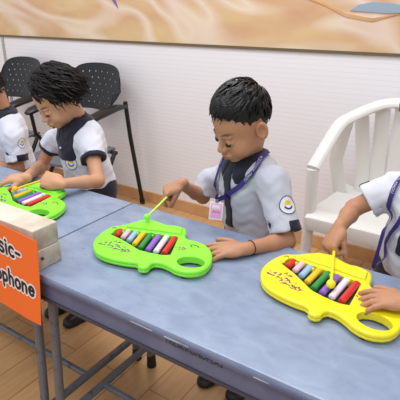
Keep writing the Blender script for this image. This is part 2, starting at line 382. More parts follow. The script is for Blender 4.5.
GL = {'M': (.95, [[(.05, 0), (.2, 1), (.47, .25), (.75, 1), (.9, 0)]]), 'u': (.62, [[(.08, .62), (.08, .25)] + arc(.28, .2, .2, .2, 180, 360) + [(.48, .62)], [(.48, .3), (.52, 0)]]),
 's': (.55, [arc(.27, .47, .19, .15, 30, 270, 10) + arc(.25, .16, .2, .16, 90, -150, 10)]), 'i': (.27, [[(.12, .6), (.12, 0)], [(.12, .84), (.12, .86)]]),
 'c': (.55, [arc(.3, .3, .24, .3, 50, 310)]), '-': (.5, [[(.08, .36), (.42, .36)]]), 'X': (.8, [[(.08, 1), (.7, 0)], [(.68, 1), (.06, 0)]]),
 'y': (.6, [[(.05, .6), (.28, .05)], [(.52, .6), (.15, -.32)]]), 'l': (.27, [[(.12, 1), (.12, 0)]]), 'o': (.62, [arc(.3, .3, .23, .29, 0, 360, 18)]),
 'p': (.62, [[(.1, .6), (.1, -.35)], arc(.3, .32, .21, .27, 160, -160)]), 'h': (.6, [[(.1, 1), (.1, 0)], arc(.28, .35, .18, .22, 180, 0, 10) + [(.47, 0)]]),
 'n': (.6, [[(.1, .6), (.1, 0)], arc(.28, .35, .18, .22, 180, 0, 10) + [(.47, 0)]]), 'e': (.62, [[(.1, .33), (.5, .33)] + arc(.3, .3, .22, .28, 5, 320, 16)])}
def lettering(s, x0, z0, h, wd, dep, name, m):
    mb = MB(); x = x0
    def pt(px, pz, d):
        v = (pz-SZ0)/(SZ1-SZ0); u = (px-SX1+SW)/SW; return (px-(1-v)*.012*u, sy(u, v)-d, pz + .006*math.sin(u*4)*v)
    for ch in s:
        adv, strokes = GL[ch]
        for st in strokes:
            P = [(x+a*h, z0+b*h + (a-.3)*0) for a, b in st]
            for i, (px, pz) in enumerate(P):
                ring = [pt(px+wd*math.cos(q*PI/6), pz+wd*math.sin(q*PI/6), dep) for q in range(12)]; mb.add(ring, [tuple(range(12))])
                if i:
                    qx, qz = P[i-1]; L = math.hypot(px-qx, pz-qz)
                    if L < 1e-6: continue
                    nx_, nz_ = -(pz-qz)/L*wd, (px-qx)/L*wd
                    mb.add([pt(qx-nx_, qz-nz_, dep), pt(px-nx_, pz-nz_, dep), pt(px+nx_, pz+nz_, dep), pt(qx+nx_, qz+nz_, dep)], [(0, 1, 2, 3)])
        x += (adv+.05)*h
    mb.build(name, m, t, False)
    return x
for s, xr, zb, h in (('Music-', -.884, .610, .042), ('Xylophone', -.838, .528, .0405)):
    wdt = sum(GL[c][0]+.05 for c in s)*h
    lettering(s, xr-wdt, zb, h, .0088, .0006, 'lettering_outline', M['inkw']); lettering(s, xr-wdt, zb, h, .0040, .0012, 'lettering', M['ink'])

# ------------------------------------------------------------------ fish shaped xylophones
OUT = [(0, .0), (-.018, .03), (-.024, .063), (-.022, .1), (-.012, .132), (.008, .142), (.03, .168), (.05, .19), (.085, .195), (.13, .180), (.15, .188), (.184, .178), (.19, .168), (.197, .148), (.2, .128), (.212, .115), (.236, .112), (.265, .1), (.287, .075), (.3, .04), (.303, .005), (.293, -.026), (.265, -.043), (.234, -.041), (.208, -.026), (.188, -.019), (.168, -.022), (.167, -.052), (.144, -.054), (.138, -.034), (.1, -.038), (.055, -.034), (.022, -.022)]
HOLE = [(.256+.034*math.cos(a*PI/10), .003+.026*math.sin(a*PI/10)) for a in range(20)]
WIN = [(.006, .082), (.008, .118), (.05, .120), (.185, .118), (.198, .022), (.178, .015), (.14, .018), (.112, .024), (.09, .038), (.05, .062)]
def chaikin(P, n=2):
    for _ in range(n):
        Q = []
        for i in range(len(P)):
            a, b = P[i], P[(i+1) % len(P)]; Q += [(a[0]*.75+b[0]*.25, a[1]*.75+b[1]*.25), (a[0]*.25+b[0]*.75, a[1]*.25+b[1]*.75)]
        P = Q
    return P
def poly2d(P, X, Y):
    d = np.full(np.broadcast(X, Y).shape, 1e9); ins = np.zeros(d.shape, bool)
    for i in range(len(P)):
        ax_, ay = P[i]; bx, by = P[(i+1) % len(P)]; ex, ey = bx-ax_, by-ay
        tt = np.clip(((X-ax_)*ex+(Y-ay)*ey)/(ex*ex+ey*ey+1e-12), 0, 1)
        d = np.minimum(d, (X-ax_-tt*ex)**2+(Y-ay-tt*ey)**2)
        c = ((ay > Y) != (by > Y)) & (X < (bx-ax_)*(Y-ay)/(by-ay+1e-12)+ax_); ins ^= c
    return np.where(ins, -1, 1)*np.sqrt(d)
TH = .019
def toy_body():
    F = Field((-.035, -.065, -.004), (.315, .208, .030), .0016); q = (slice(None),)*3; X, Y, Z = F.grid(q)
    o2 = poly2d(chaikin(OUT, 1), X[:, :, 0], Y[:, :, 0])[:, :, None]; h2 = poly2d(HOLE, X[:, :, 0], Y[:, :, 0])[:, :, None]; w2 = poly2d(WIN, X[:, :, 0], Y[:, :, 0])[:, :, None]
    def ext(d2, z0, z1, r):
        zc = (z0+z1)/2; a = d2+r; b = np.abs(Z-zc)-(z1-z0)/2+r
        return np.sqrt(np.maximum(a, 0)**2+np.maximum(b, 0)**2)+np.minimum(np.maximum(a, b), 0)-r
    d = ext(o2, .0, TH, .006)
    d = np.maximum(d, -ext(h2, -.02, .06, .001)-.0); d = np.maximum(d, -ext(w2, .006, .06, .001))
    d = np.maximum(d, -ext(np.maximum(np.abs(o2+.0)-.0018, -1)+0*h2, .0075, .0100, .0003))   # the parting groove round the rim
    ridge = ext(poly2d([(.03, .128), (.052, .176), (.085, .185), (.13, .168), (.18, .165), (.188, .130)], X[:, :, 0], Y[:, :, 0])[:, :, None], .01, TH+.006, .0018)
    d = smin(d, ridge, .0015)
    F.v[:] = d; return nets(F)
TB = toy_body()
def toy(m, x, y, ang, label):
    t = thing('toy_xylophone', label, 'toy xylophone', (x, y, T+.005), ang, group=None)
    me = mesh_np('toy_body', *TB); link('toy_body', me, m, t)
    mb = MB().prism(WIN, .0064, .0072); mb.build('tray', M['tray'], t, False)
    for k in range(8):
        u = .022+k*.0222; top = .111; bot = np.interp(u, [.02, .05, .09, .112, .14, .178], [.082, .072, .047, .033, .027, .026])
        b = MB().tube([(u+.003, bot-.002, .0185), (u+.003, bot, .0185), (u, top, .0185), (u, top+.002, .0185)], [.005, .0079, .0079, .005], 12, .85).build('bar', BARS[k], t); b['label'] = BARS[k].name.split('_')[1] + ' sounding bar'
    for u in (.035, .078, .12, .162): MB().tube([(u, .1, .012), (u, .1, .024)], .003, 8).build('peg', m, t)
    rr = random.Random(3)
    for cx, cy, r in ((.02, .03, .020), (.055, .018, .022), (.045, .047, .013), (.212, .06, .015), (.085, .008, .014), (.004, .09, .007)):
        p = [(cx+r*(1+.25*math.sin(5*q*PI/10+cx*90))*math.cos(q*PI/10), cy+.62*r*(1+.25*math.sin(5*q*PI/10+cx*90))*math.sin(q*PI/10)) for q in range(20)]
        MB().prism(p, TH-.001, TH+.0004).build('sticker', STICK[m.name.split('.')[0]], t, False)
    for sg in (.02, .12, .25): MB().tube([(sg, .0 if sg < .2 else -.03, -.0048), (sg, .0 if sg < .2 else -.03, .004)], .006, 10).build('rubber_foot', M['rubber'], t)
    for sg in (.02, .16): MB().tube([(sg, .12, -.0048), (sg, .12, .004)], .006, 10).build('rubber_foot', M['rubber'], t)
    for q in ([(.228, .083), (.238, .086), (.25, .082), (.254, .076)], [(.232, .079), (.236, .074)], [(-.006, .115), (.0, .122), (.005, .118)]):
        MB().tube([(a, b, TH+.0002) for a, b in q], .0013, 6).build('printed_mark', M['ink'], t)
    return t
toyG = toy(M['green'], -.8045, .7206, math.radians(16.9), 'lime green fish-shaped toy xylophone played by the boy with the pink card')
toyY = toy(M['yellow'], -.393, .830, math.radians(-5.5), 'yellow fish-shaped toy xylophone at the right end of the table')
toyL = toy(M['green'], -1.352, .775, math.radians(2), 'lime green fish-shaped toy xylophone behind the timber blocks, in front of the girl')

# ------------------------------------------------------------------ mallets
def mallet(ball, tip, m, label, mh=None):
    t = thing('mallet', label, 'mallet', ball, world=True)
    MB().ball(ball, .0098, 16, 10).build('mallet_head', mh or m, t)
    a, b = Vector(ball), Vector(tip); MB().tube([a, a.lerp(b, .5), b], [.0034, .0034, .0042], 10).build('stick', m, t)
    return t

# ------------------------------------------------------------------ chairs
def white_chair():
    cx = -.375; t = thing('plastic_armchair', 'white plastic armchair with slatted back standing by the wall at right', 'chair', (cx, 1.9, 0), world=True)
    K = .872
    rim = [(p[0], p[1], p[2]) for p in [(-.612, 1.718, .575), (-.598, 1.79, .640), (-.575, 1.875, .722), (-.545, 1.935, .748), (-.497, 2.0, .775), (-.44, 2.035, .797), (-.375, 2.045, .803)]]
    full = rim + [(2*cx-x, y, z) for x, y, z in rim[::-1][1:]]
    P = []   # smooth resample
    for i in range(len(full)-1):
        p0 = Vector(full[max(i-1, 0)]); p1 = Vector(full[i]); p2 = Vector(full[i+1]); p3 = Vector(full[min(i+2, len(full)-1)])
        for k in range(5):
            s = k/5; P.append(.5*((2*p1)+(p2-p0)*s+(2*p0-5*p1+4*p2-p3)*s*s+(3*p1-p0-3*p2+p3)*s**3))
    P.append(Vector(full[-1]))
    MB().tube(P, .029, 12, .6, side=(0, 0, 1)).build('back_rim', M['white'], t)
    for s in (-1, 1):
        def X(v): return cx + s*v
        MB().tube([(X(.237), 1.718, .572), (X(.232), 1.715, .36), (X(.235), 1.70, .0)], [.027, .028, .021], 12, .85, side=(1, 0, 0)).build('leg', M['white'], t)
        MB().tube([(X(.185), 2.0, .36), (X(.20), 2.06, .0)], [.024, .02], 12, .7, side=(1, 0, 0)).build('leg', M['white'], t)
    # seat shell, dished and with a rolled front edge
    mb = MB(); n = 16; vs = []; fs = []
    for side in (0, 1):
        for i in range(n+1):
            for j in range(n+1):
                u, v = i/n*2-1, j/n*2-1; hw = .235-.035*(v*.5+.5); e = max(abs(u), abs(v))
                z = .385+.018*u*u*u*u+.012*(v*v) - (.03*max(0, -v-.75)/.25) - (.0 if side == 0 else .007)
                if e > .93: z -= (.03 if side else .004)
                vs.append((cx+u*hw, 1.87+v*.2, z))
    N = (n+1)**2
    for i in range(n):
        for j in range(n): a = i*(n+1)+j; fs += [(a, a+n+1, a+n+2, a+1), (N+a, N+a+1, N+a+n+2, N+a+n+1)]
    for i in range(n):
        for j in (0, n): a = i*(n+1)+j; fs.append((a, a+n+1, N+a+n+1, N+a)); a = j*(n+1)+i; fs.append((a, a+1, N+a+1, N+a))
    mb.add(vs, fs); mb.build('seat', M['white'], t)
    MB().box((cx-.225, 1.665, .33), (cx+.225, 1.68, .385), .005).build('front_skirt', M['white'], t)
    for k in range(5):
        u = (k-2)*.072; zt = .795-2.1*u*u; yt = 2.04-abs(u)**2*1.8
        MB().tube([(cx+u*.8, 2.03, .37), (cx+u*.93, 2.05, .55), (cx+u*1.05, yt+.006, zt-.01)], .0305, 12, .16, side=(0, 1, 0)).build('slat', M['white'], t)
    for s in (-1, 1):
        MB().tube([(cx+s*.19, 1.98, .37), (cx+s*.225, 1.96, .55), (cx+s*.195, 1.955, .725)], .03, 10, .2, side=(.3*s, 1, 0)).build('back_side_panel', M['white'], t)
    return t
white_chair()
def dark_chair(cx, label, first=None):
    cy = 1.80
    if first:
        r = first.copy(); C.objects.link(r); r.location.x += cx-first['cx']; r['label'] = label
        for ch in list(first.children):
            c = ch.copy(); C.objects.link(c); c.parent = r; c.matrix_parent_inverse = ch.matrix_parent_inverse
            for g in ch.children:
                d = g.copy(); C.objects.link(d); d.parent = c; d.matrix_parent_inverse = g.matrix_parent_inverse
        return r
    t = thing('waiting_chair', label, 'chair', (cx, cy, 0), group='perforated black chairs along the wall', world=True)
    # backrest: perforated curved shell
    mb = MB(); nu, nv = 44, 30; idx = {}; vs = []; fs = []
    def P(u, v, off):
        half = .225*(1-.10*v*v)*(1 - .16*max(0, -v)**2); e = (1-abs(u)**5.0)**.34 if abs(u) < 1 else 0
        return (cx+u*half, 2.03 + .045*v*(e*.9+.1) - .035*u*u + off, .722 + (.128*v)*(e*.9+.1) + .01*math.cos(u*2))
    holes = set()
    for r in range(6):
        for c in range(7):
            hu = 7+c*5+(r % 2)*2; hv = 4+r*4
            if hu < nu-5 and hv < nv-3: holes.add((hu, hv))
    for side in (0, 1):
        for i in range(nu+1):
            for j in range(nv+1): vs.append(P(i/nu*2-1, j/nv*2-1, side*.005))
    N = (nu+1)*(nv+1); g = lambda i, j, s: s*N+i*(nv+1)+j
    for i in range(nu):
        for j in range(nv):
            if (i, j) in holes:
                continue
            fs += [(g(i, j, 0), g(i+1, j, 0), g(i+1, j+1, 0), g(i, j+1, 0)), (g(i, j, 1), g(i, j+1, 1), g(i+1, j+1, 1), g(i+1, j, 1))]
            for (a, b, di, dj) in (((i, j), (i+1, j), 0, -1), ((i+1, j+1), (i, j+1), 0, 1), ((i, j+1), (i, j), -1, 0), ((i+1, j), (i+1, j+1), 1, 0)):
                if (i+di, j+dj) in holes or not (0 <= i+di < nu and 0 <= j+dj < nv): fs.append((g(*b, 0), g(*a, 0), g(*a, 1), g(*b, 1)))
    mb.add(vs, fs); mb.build('backrest', M['black'], t)
    mb = MB(); vs = []; fs = []; n = 14
    for side in (0, 1):
        for i in range(n+1):
            for j in range(n+1):
                u, v = i/n*2-1, j/n*2-1; r = (1-abs(u)**4)**.25 if abs(u) < 1 else 0
                vs.append((cx+u*.20, cy+.01+v*.19*(.35+.65*r), .392-.015*(1-u*u)-.02*max(0, -v)**3-side*.014))
    N2 = (n+1)**2
    for i in range(n):
        for j in range(n): a = i*(n+1)+j; fs += [(a, a+n+1, a+n+2, a+1), (N2+a, N2+a+1, N2+a+n+2, N2+a+n+1)]
    for i in range(n):
        for j in (0, n): a = i*(n+1)+j; fs.append((a, a+n+1, N2+a+n+1, N2+a)); a = j*(n+1)+i; fs.append((a, a+1, N2+a+1, N2+a))
    mb.add(vs, fs); mb.build('seat', M['seatgrey'], t)
    for s in (-1, 1):
        x = cx+s*.235
        MB().tube([(x, 2.02, .635), (x+s*.004, 1.94, .640), (x+s*.006, 1.82, .625), (x, 1.72, .605), (x, 1.69, .595)], [.018, .031, .036, .033, .018], 12, .6, side=(0, 0, 1)).build('armrest', M['black'], t)
        MB().tube([(x, 1.72, .60), (x, 1.735, .47), (x, 1.78, .41), (x-s*.03, 1.85, .385)], .0115).build('arm_support', M['black'], t)
        l = MB().tube([(x-s*.01, 2.03, .66), (x, 2.045, .45), (x+s*.012, 2.11, .02)], .013).build('rear_leg', M['black'], t); MB().tube([(x+s*.012, 2.108, .03), (x+s*.012, 2.112, 0)], .016).build('foot_cap', M['rubber'], l)
        l = MB().tube([(x-s*.01, 1.92, .39), (x, 1.68, .02)], .013).build('front_leg', M['black'], t); MB().tube([(x, 1.683, .03), (x, 1.678, 0)], .016).build('foot_cap', M['rubber'], l)
    MB().tube([(cx-.225, 1.93, .375), (cx+.225, 1.93, .375)], .012).build('seat_crossbar', M['black'], t)
    t['cx'] = cx; return t
dcx = -2.105
dc = dark_chair(dcx, 'black perforated chair by the wall, seen just right of the girl')
dark_chair(-2.79, 'black perforated chair by the wall, seen between the left edge child and the girl', dc)

# ------------------------------------------------------------------ children
def frame(o, x, y, z, s=1.0):
    return Matrix(((x[0]*s, y[0]*s, z[0]*s, o[0]), (x[1]*s, y[1]*s, z[1]*s, o[1]), (x[2]*s, y[2]*s, z[2]*s, o[2]), (0, 0, 0, 1)))
def head_frame(c, az, pitch, roll=0, s=1.0):    # local -Y is the face, +Z the crown
    f = Vector((math.cos(math.radians(az)), math.sin(math.radians(az)), 0)); p = math.radians(pitch)
    face = f*math.cos(p) - UZ*math.sin(p); y = -face; z = f*math.sin(p)+UZ*math.cos(p)
    x = y.cross(z); r = Matrix.Rotation(math.radians(roll), 3, face); x = r @ x; z = r @ z
    return frame(c, x, y, z, s)
def head_prims():
    A = []
    add = lambda p, k=.012: A.append((p, k, 'add')); sub = lambda p, k=.006: A.append((p, k, 'sub'))
    add(ell((0, .010, .024), (.067, .079, .078))); add(ell((0, -.022, .016), (.058, .054, .060)), .02); add(ell((0, -.020, -.042), (.052, .055, .056)), .03)
    for s in (-1, 1):
        add(ell((s*.033, -.046, -.046), (.026, .026, .026)), .02)
    add(ell((0, -.060, -.080), (.020, .017, .015)), .02)
    for s in (-1, 1):
        sub(ell((s*.029, -.083, -.012), (.018, .012, .010)), .010); add(ell((s*.029, -.0655, -.015), (.0150, .0135, .0130)), .004)
        add(caps((s*.014, -.0775, .004), (s*.042, -.068, .004), .0045), .008)
    add(caps((0, -.076, -.006), (0, -.088, -.034), .0055, .0085), .010); add(ell((0, -.091, -.037), (.009, .0085, .008)), .006)
    for s in (-1, 1): add(ell((s*.0095, -.083, -.040), (.0068, .008, .0065)), .005)
    add(ell((0, -.076, -.062), (.022, .012, .012)), .010)
    add(ell((0, -.085, -.0585), (.0175, .0065, .0042)), .003); add(ell((0, -.083, -.0672), (.0150, .0070, .0050)), .003)
    sub(caps((-.017, -.089, -.0628), (.017, -.089, -.0628), .0022), .002)
    for s in (-1, 1):
        R = np.array(Matrix.Rotation(s*-.35, 3, 'Z') @ Matrix.Rotation(-.15, 3, 'X'))
        add(ell((s*.0725, .014, -.016), (.0095, .0165, .0275), R), .003); sub(ell((s*.0805, .009, -.013), (.0105, .0105, .0185), R), .002)
    return A
HP = head_prims()
def hand_frame(wrist, fdir, back):    # y = fingers, z = back of the hand
    y = Vector(fdir).normalized(); z = Vector(back); z = (z-y*z.dot(y)).normalized(); x = y.cross(z)
    return frame(wrist, x, y, z)
def hand_prims(right, curl, spread=.06, thumb=(.9, .25), s=1.0):
    # x: towards little finger when right hand palm down -> thumb on -x
    sg = -1 if right else 1     # thumb side sign
    A = []; add = lambda p, k=.004: A.append((p, k, 'add'))
    add(ell((0, .026*s, 0), (.0235*s, .031*s, .0115*s)), .008); add(ell((sg*.013*s, .018*s, -.003), (.013*s, .020*s, .011*s)), .006)
    for i, (fx, L, r) in enumerate(((.0175, .043, .0066), (.006, .048, .0068), (-.0055, .044, .0065), (-.0165, .035, .0058))):
        px = sg*fx*s; p = Vector((px, .046*s, .001)); add(caps((px*.8, .030*s, .001), p, .0085*s, r*1.05*s), .005)
        a = 0; ang = sg*spread*(1.5-i)
        for sgm, frac in enumerate((.42, .32, .26)):
            a += curl[i][sgm] if isinstance(curl[i], (tuple, list)) else curl[sgm]
            d = Vector((math.sin(ang)*math.cos(a), math.cos(ang)*math.cos(a), -math.sin(a))); q = p + d*L*frac*s
            add(caps(p, q, r*s*(1-.08*sgm), r*s*(.92-.08*sgm)), .0018); p = q
    p = Vector((sg*.016*s, .012*s, -.004)); out, dn = thumb
    for L, r in ((.022, .0085), (.018, .0072), (.014, .0062)):
        d = Vector((sg*math.sin(out), math.cos(out), -dn)).normalized(); q = p+d*L*s; add(caps(p, q, r*s, r*.92*s), .003); p = q; out *= .55; dn *= 1.1
    return A
def V(p): return Vector(p)
def noise3(X, Y, Z, f, seed):
    return (np.sin(X*f+seed)*np.sin(Y*f*1.13+seed*2.1+1.3*np.sin(Z*f*.7)) + .6*np.sin(Z*f*1.9+seed+2*np.sin(X*f*.8+Y*f*.5)))/1.6
def emblem(parent, bvh, c, d, r, upd, name='emblem'):
    d = V(d).normalized(); u = (V(upd)-d*V(upd).dot(d)).normalized(); x = u.cross(d)*-1
    def proj(a, b, off):
        o = V(c)+x*a+u*b-d*.06; h = bvh.ray_cast(o, d, .2)
        return (h[0]-d*off) if h[0] else None
    def disc(r0, r1, off, m, nm, a0=0, a1=2*PI, par=None, cy=0):
        vs = []; fs = []; n = 28; k = 3
        for i in range(n+1):
            for j in range(k+1):
                q = a0+(a1-a0)*i/n; rr = r0+(r1-r0)*j/k; p = proj(rr*math.cos(q), cy+rr*math.sin(q), off)
                if p is None: return None
                vs.append(p)
        for i in range(n):
            for j in range(k): a = i*(k+1)+j; fs.append((a, a+1, a+k+2, a+k+1))
        mb = MB(); mb.add(vs, fs); ob = mb.build(nm, m, None); ob.parent = par or parent
        ob.matrix_parent_inverse = (parent.matrix_basis).inverted() if par is None else Matrix(); return ob
    e = disc(0, r, .0012, M['emb'], name)
    if e is None: return
    if True:
        e['label'] = 'round school emblem with yellow sun'
        g = lambda ob: setattr(ob, 'matrix_parent_inverse', (parent.matrix_basis @ e.matrix_parent_inverse @ e.matrix_basis).inverted())
        for args in ((r*.92, r, .0018, M['ring'], 'emblem_ring', 0, 2*PI, e), (0, r*.42, .0018, M['sun'], 'emblem_sun', 0, PI, e, r*.05), (r*.30, r*.5, .0022, M['sun'], 'emblem_sun', .1, PI-.1, e, -.0), (r*.45, r*.62, .0018, M['ring'], 'emblem_writing', PI*1.15, PI*1.85, e, r*.12)):
            ob = disc(*args)
            if ob: g(ob)
def ribbon(parent, bvh, cen, pts, wd, off, m, name, text=None):
    """a band lying over the clothing; pts are world points, pushed to the cloth surface"""
    P = []
    for i in range(len(pts)-1):
        for k in range(8): P.append(V(pts[i]).lerp(V(pts[i+1]), k/8))
    P.append(V(pts[-1])); S = []; Nn = []
    for p in P:
        h = bvh.find_nearest(p); n = h[1]
        S.append(h[0]+n*off if (h[3] < .03) else p); Nn.append(n)
    for _ in range(3):
        S = [S[0]] + [(S[i-1]+S[i]*2+S[i+1])/4 for i in range(1, len(S)-1)] + [S[-1]]
        Nn = [Nn[0]] + [(Nn[i-1]+Nn[i]*2+Nn[i+1]).normalized() for i in range(1, len(Nn)-1)] + [Nn[-1]]
    W = []; arcs = [0]
    for i, p in enumerate(S):
        tn = (S[min(i+1, len(S)-1)]-S[max(i-1, 0)]).normalized(); W.append(tn.cross(Nn[i]).normalized())
        if i: arcs.append(arcs[-1]+(p-S[i-1]).length)
    vs = []
    for i, p in enumerate(S):
        for a, b in ((-1, 0), (1, 0), (1, 1), (-1, 1)): vs.append(p+W[i]*a*wd/2+Nn[i]*b*.0013)
    fs = [(0, 1, 2, 3), tuple(len(vs)-4+k for k in (3, 2, 1, 0))]
    for i in range(len(S)-1):
        for k in range(4): fs.append((i*4+k, i*4+(k+1) % 4, i*4+4+(k+1) % 4, i*4+4+k))
    mb = MB(); mb.add(vs, fs); ob = mb.build(name, m, None); ob.parent = parent; ob.matrix_parent_inverse = parent.matrix_basis.inverted()
    if text:
        s, start, size = text; me = text_mesh(s, size)
        for v in me.vertices:
            u = start+v.co.x; u = min(max(u, 0), arcs[-1]-1e-5); k = max(j for j in range(len(arcs)) if arcs[j] <= u); k = min(k, len(S)-2); f = (u-arcs[k])/max(arcs[k+1]-arcs[k], 1e-6)
            v.co = S[k].lerp(S[k+1], f) + (W[k]*(1-f)+W[k+1]*f)*-(v.co.y-size*.33) + (Nn[k]*(1-f)+Nn[k+1]*f)*.0018
        to = link('lanyard_writing', me, M['lantext'], None, False); to.parent = ob; to.matrix_parent_inverse = (parent.matrix_basis @ ob.matrix_parent_inverse).inverted()
    return ob

def hair_short(HM, s, rng, root, m):
    lo = np.array(HM.translation)-.14*s; hi = np.array(HM.translation)+.14*s
    F = Field(lo, hi, .0024); q = (slice(None),)*3; X, Y, Z = F.grid(q); Mi = np.array(HM.inverted())
    L = [Mi[i, 0]*X+Mi[i, 1]*Y+Mi[i, 2]*Z+Mi[i, 3] for i in range(3)]
    cap = ell((0, .011, .032), (.0705, .083, .083))[0](*L)
    cap = smin(cap, ell((0, -.024, .066), (.052, .040, .036))[0](*L), .025)
    zm = np.interp(L[1], [-.1, -.07, -.045, -.032, -.022, -.008, .026, .036, .06, .1], [.062, .058, .046, .012, -.014, .018, .018, -.02, -.050, -.056])
    zm = zm + .0025*np.sin(L[0]*260)
    d = -smin(-cap, -(zm-L[2]), .006)
    gr = .0016*np.sin(90*np.arctan2(L[0]+.01, L[2]+.02)+18*np.sin(L[1]*60)) + .0012*np.sin(L[1]*300+L[0]*200)
    F.v[:] = (d+gr*.7)*s
    o, _, _ = field_obj('hair', F, m, root); P = o
    tufts(HM, s, rng, root, m, 'short')
def tufts(HM, s, rng, root, m, kind):
    mb = MB(); c = V((0, .011, .032)); R = V((.0725, .085, .085)); n = {'short': 380, 'bob': 760}[kind]
    for _ in range(n):
        if kind == 'short':
            th = rng.uniform(0, 2*PI); ph = math.acos(rng.uniform(-.35, 1)); d = V((math.sin(ph)*math.cos(th), math.sin(ph)*math.sin(th), math.cos(ph)))
            p = c+V((d.x*R.x, d.y*R.y, d.z*R.z))*.985
            zm = np.interp(p.y, [-.1, -.07, -.045, -.03, -.008, .026, .036, .06, .1], [.068, .064, .055, .040, .034, .034, .01, -.025, -.03])
            if p.z < zm+.014: continue
            cr = V((.01, .06, .10)); dr = (p-cr); dr = dr + V((rng.uniform(-.03, .03), -.035 if p.z > .05 else .01, -.03 if p.z < .06 else .015)); Ls = rng.uniform(.018, .032)*(1.35 if p.z > .07 else 1); steps = 5; rad = .0034; lift = .0035 if p.z > .07 else .001
        else:
            th = rng.uniform(0, 2*PI); ph = math.acos(rng.uniform(-.2, 1)); d = V((math.sin(ph)*math.cos(th), math.sin(ph)*math.sin(th), math.cos(ph)))
            p = c+V((d.x*R.x, d.y*R.y, d.z*R.z))
            zm = np.interp(p.y, [-.1, -.055, -.03, 0, .04, .1], [.078, .070, .045, .005, -.02, -.03])
            if p.z < zm: continue
            sx = 1 if p.x > -.02 else -1
            dr = V((sx*(.05+abs(p.x)*.3), .03 if p.y > -.03 else .008, -.06-.2*max(0, .08-p.z))); Ls = rng.uniform(.05, .085) if p.z < .075 else rng.uniform(.09, .135); steps = 12; rad = .0042; lift = .004
        pts = []; q = p.copy(); phs = rng.uniform(0, 6.28); tot = Ls/steps
        for i in range(steps+1):
            rel = V(((q.x-c.x)/R.x, (q.y-c.y)/R.y, (q.z-c.z)/R.z)); L_ = rel.length
            nrm = V((rel.x/R.x, rel.y/R.y, rel.z/R.z)).normalized()
            tgt = 1.0+(lift+ (.006*math.sin(phs) if kind == 'bob' else 0))/.08*min(1, i/2)
            if L_ < tgt: q = c+V((rel.x*R.x, rel.y*R.y, rel.z*R.z))*(tgt/max(L_, .01))
            pts.append(q.copy())
            dd = dr.copy()
            if kind == 'bob':
                dd = dr.normalized()+V((0, 0, -1))*(i/steps)*.9 - nrm*(.55*max(0, (i/steps)-.55) if q.z < -.01 else 0)
                side = nrm.cross(dd).normalized(); dd = dd + side*.75*math.sin(phs+i*1.25)+nrm*.4*math.cos(phs+i*1.25)
            if L_ < 1.2: dd = dd-nrm*min(0, dd.dot(nrm))*1.0 if dd.dot(nrm) < 0 else dd
            if kind == 'short': dd = dd - nrm*dd.dot(nrm)*.92
            q = q+dd.normalized()*tot
        if kind == 'bob' and pts[-1].y < -.048 and pts[-1].z < .03: continue
        rr = [rad*(.7+.3*math.sin(PI*min(1, i/steps+.25)))*(1 if i < steps-1 else .45) for i in range(len(pts))]
        mb.tube([HM @ x for x in pts], [r*s for r in rr], 5, .7)
    ob = mb.build('hair_locks' if kind == 'short' else 'hair_curls', m, None); ob.parent = root; ob.matrix_parent_inverse = root.matrix_basis.inverted()
def hair_bob(HM, s, rng, root, m):
    lo = np.array(HM.translation)-.15*s; hi = np.array(HM.translation)+.15*s
    F = Field(lo, hi, .0028); q = (slice(None),)*3; X, Y, Z = F.grid(q); Mi = np.array(HM.inverted())
    L = [Mi[i, 0]*X+Mi[i, 1]*Y+Mi[i, 2]*Z+Mi[i, 3] for i in range(3)]
    cap = ell((0, .012, .028), (.0735, .084, .085))[0](*L)
    cap = smin(cap, ell((0, .040, -.015), (.066, .052, .050))[0](*L), .02)
    zm = np.interp(L[1], [-.1, -.065, -.042, -.028, -.018, .02, .06, .1], [.066, .062, .050, .014, -.030, -.056, -.066, -.066])
    d = -smin(-cap, -(zm-L[2]), .008)
    F.v[:] = (d+.0015*np.sin(L[2]*200+5*np.sin(L[0]*60)))*s
    field_obj('hair', F, m, root); tufts(HM, s, rng, root, m, 'bob')

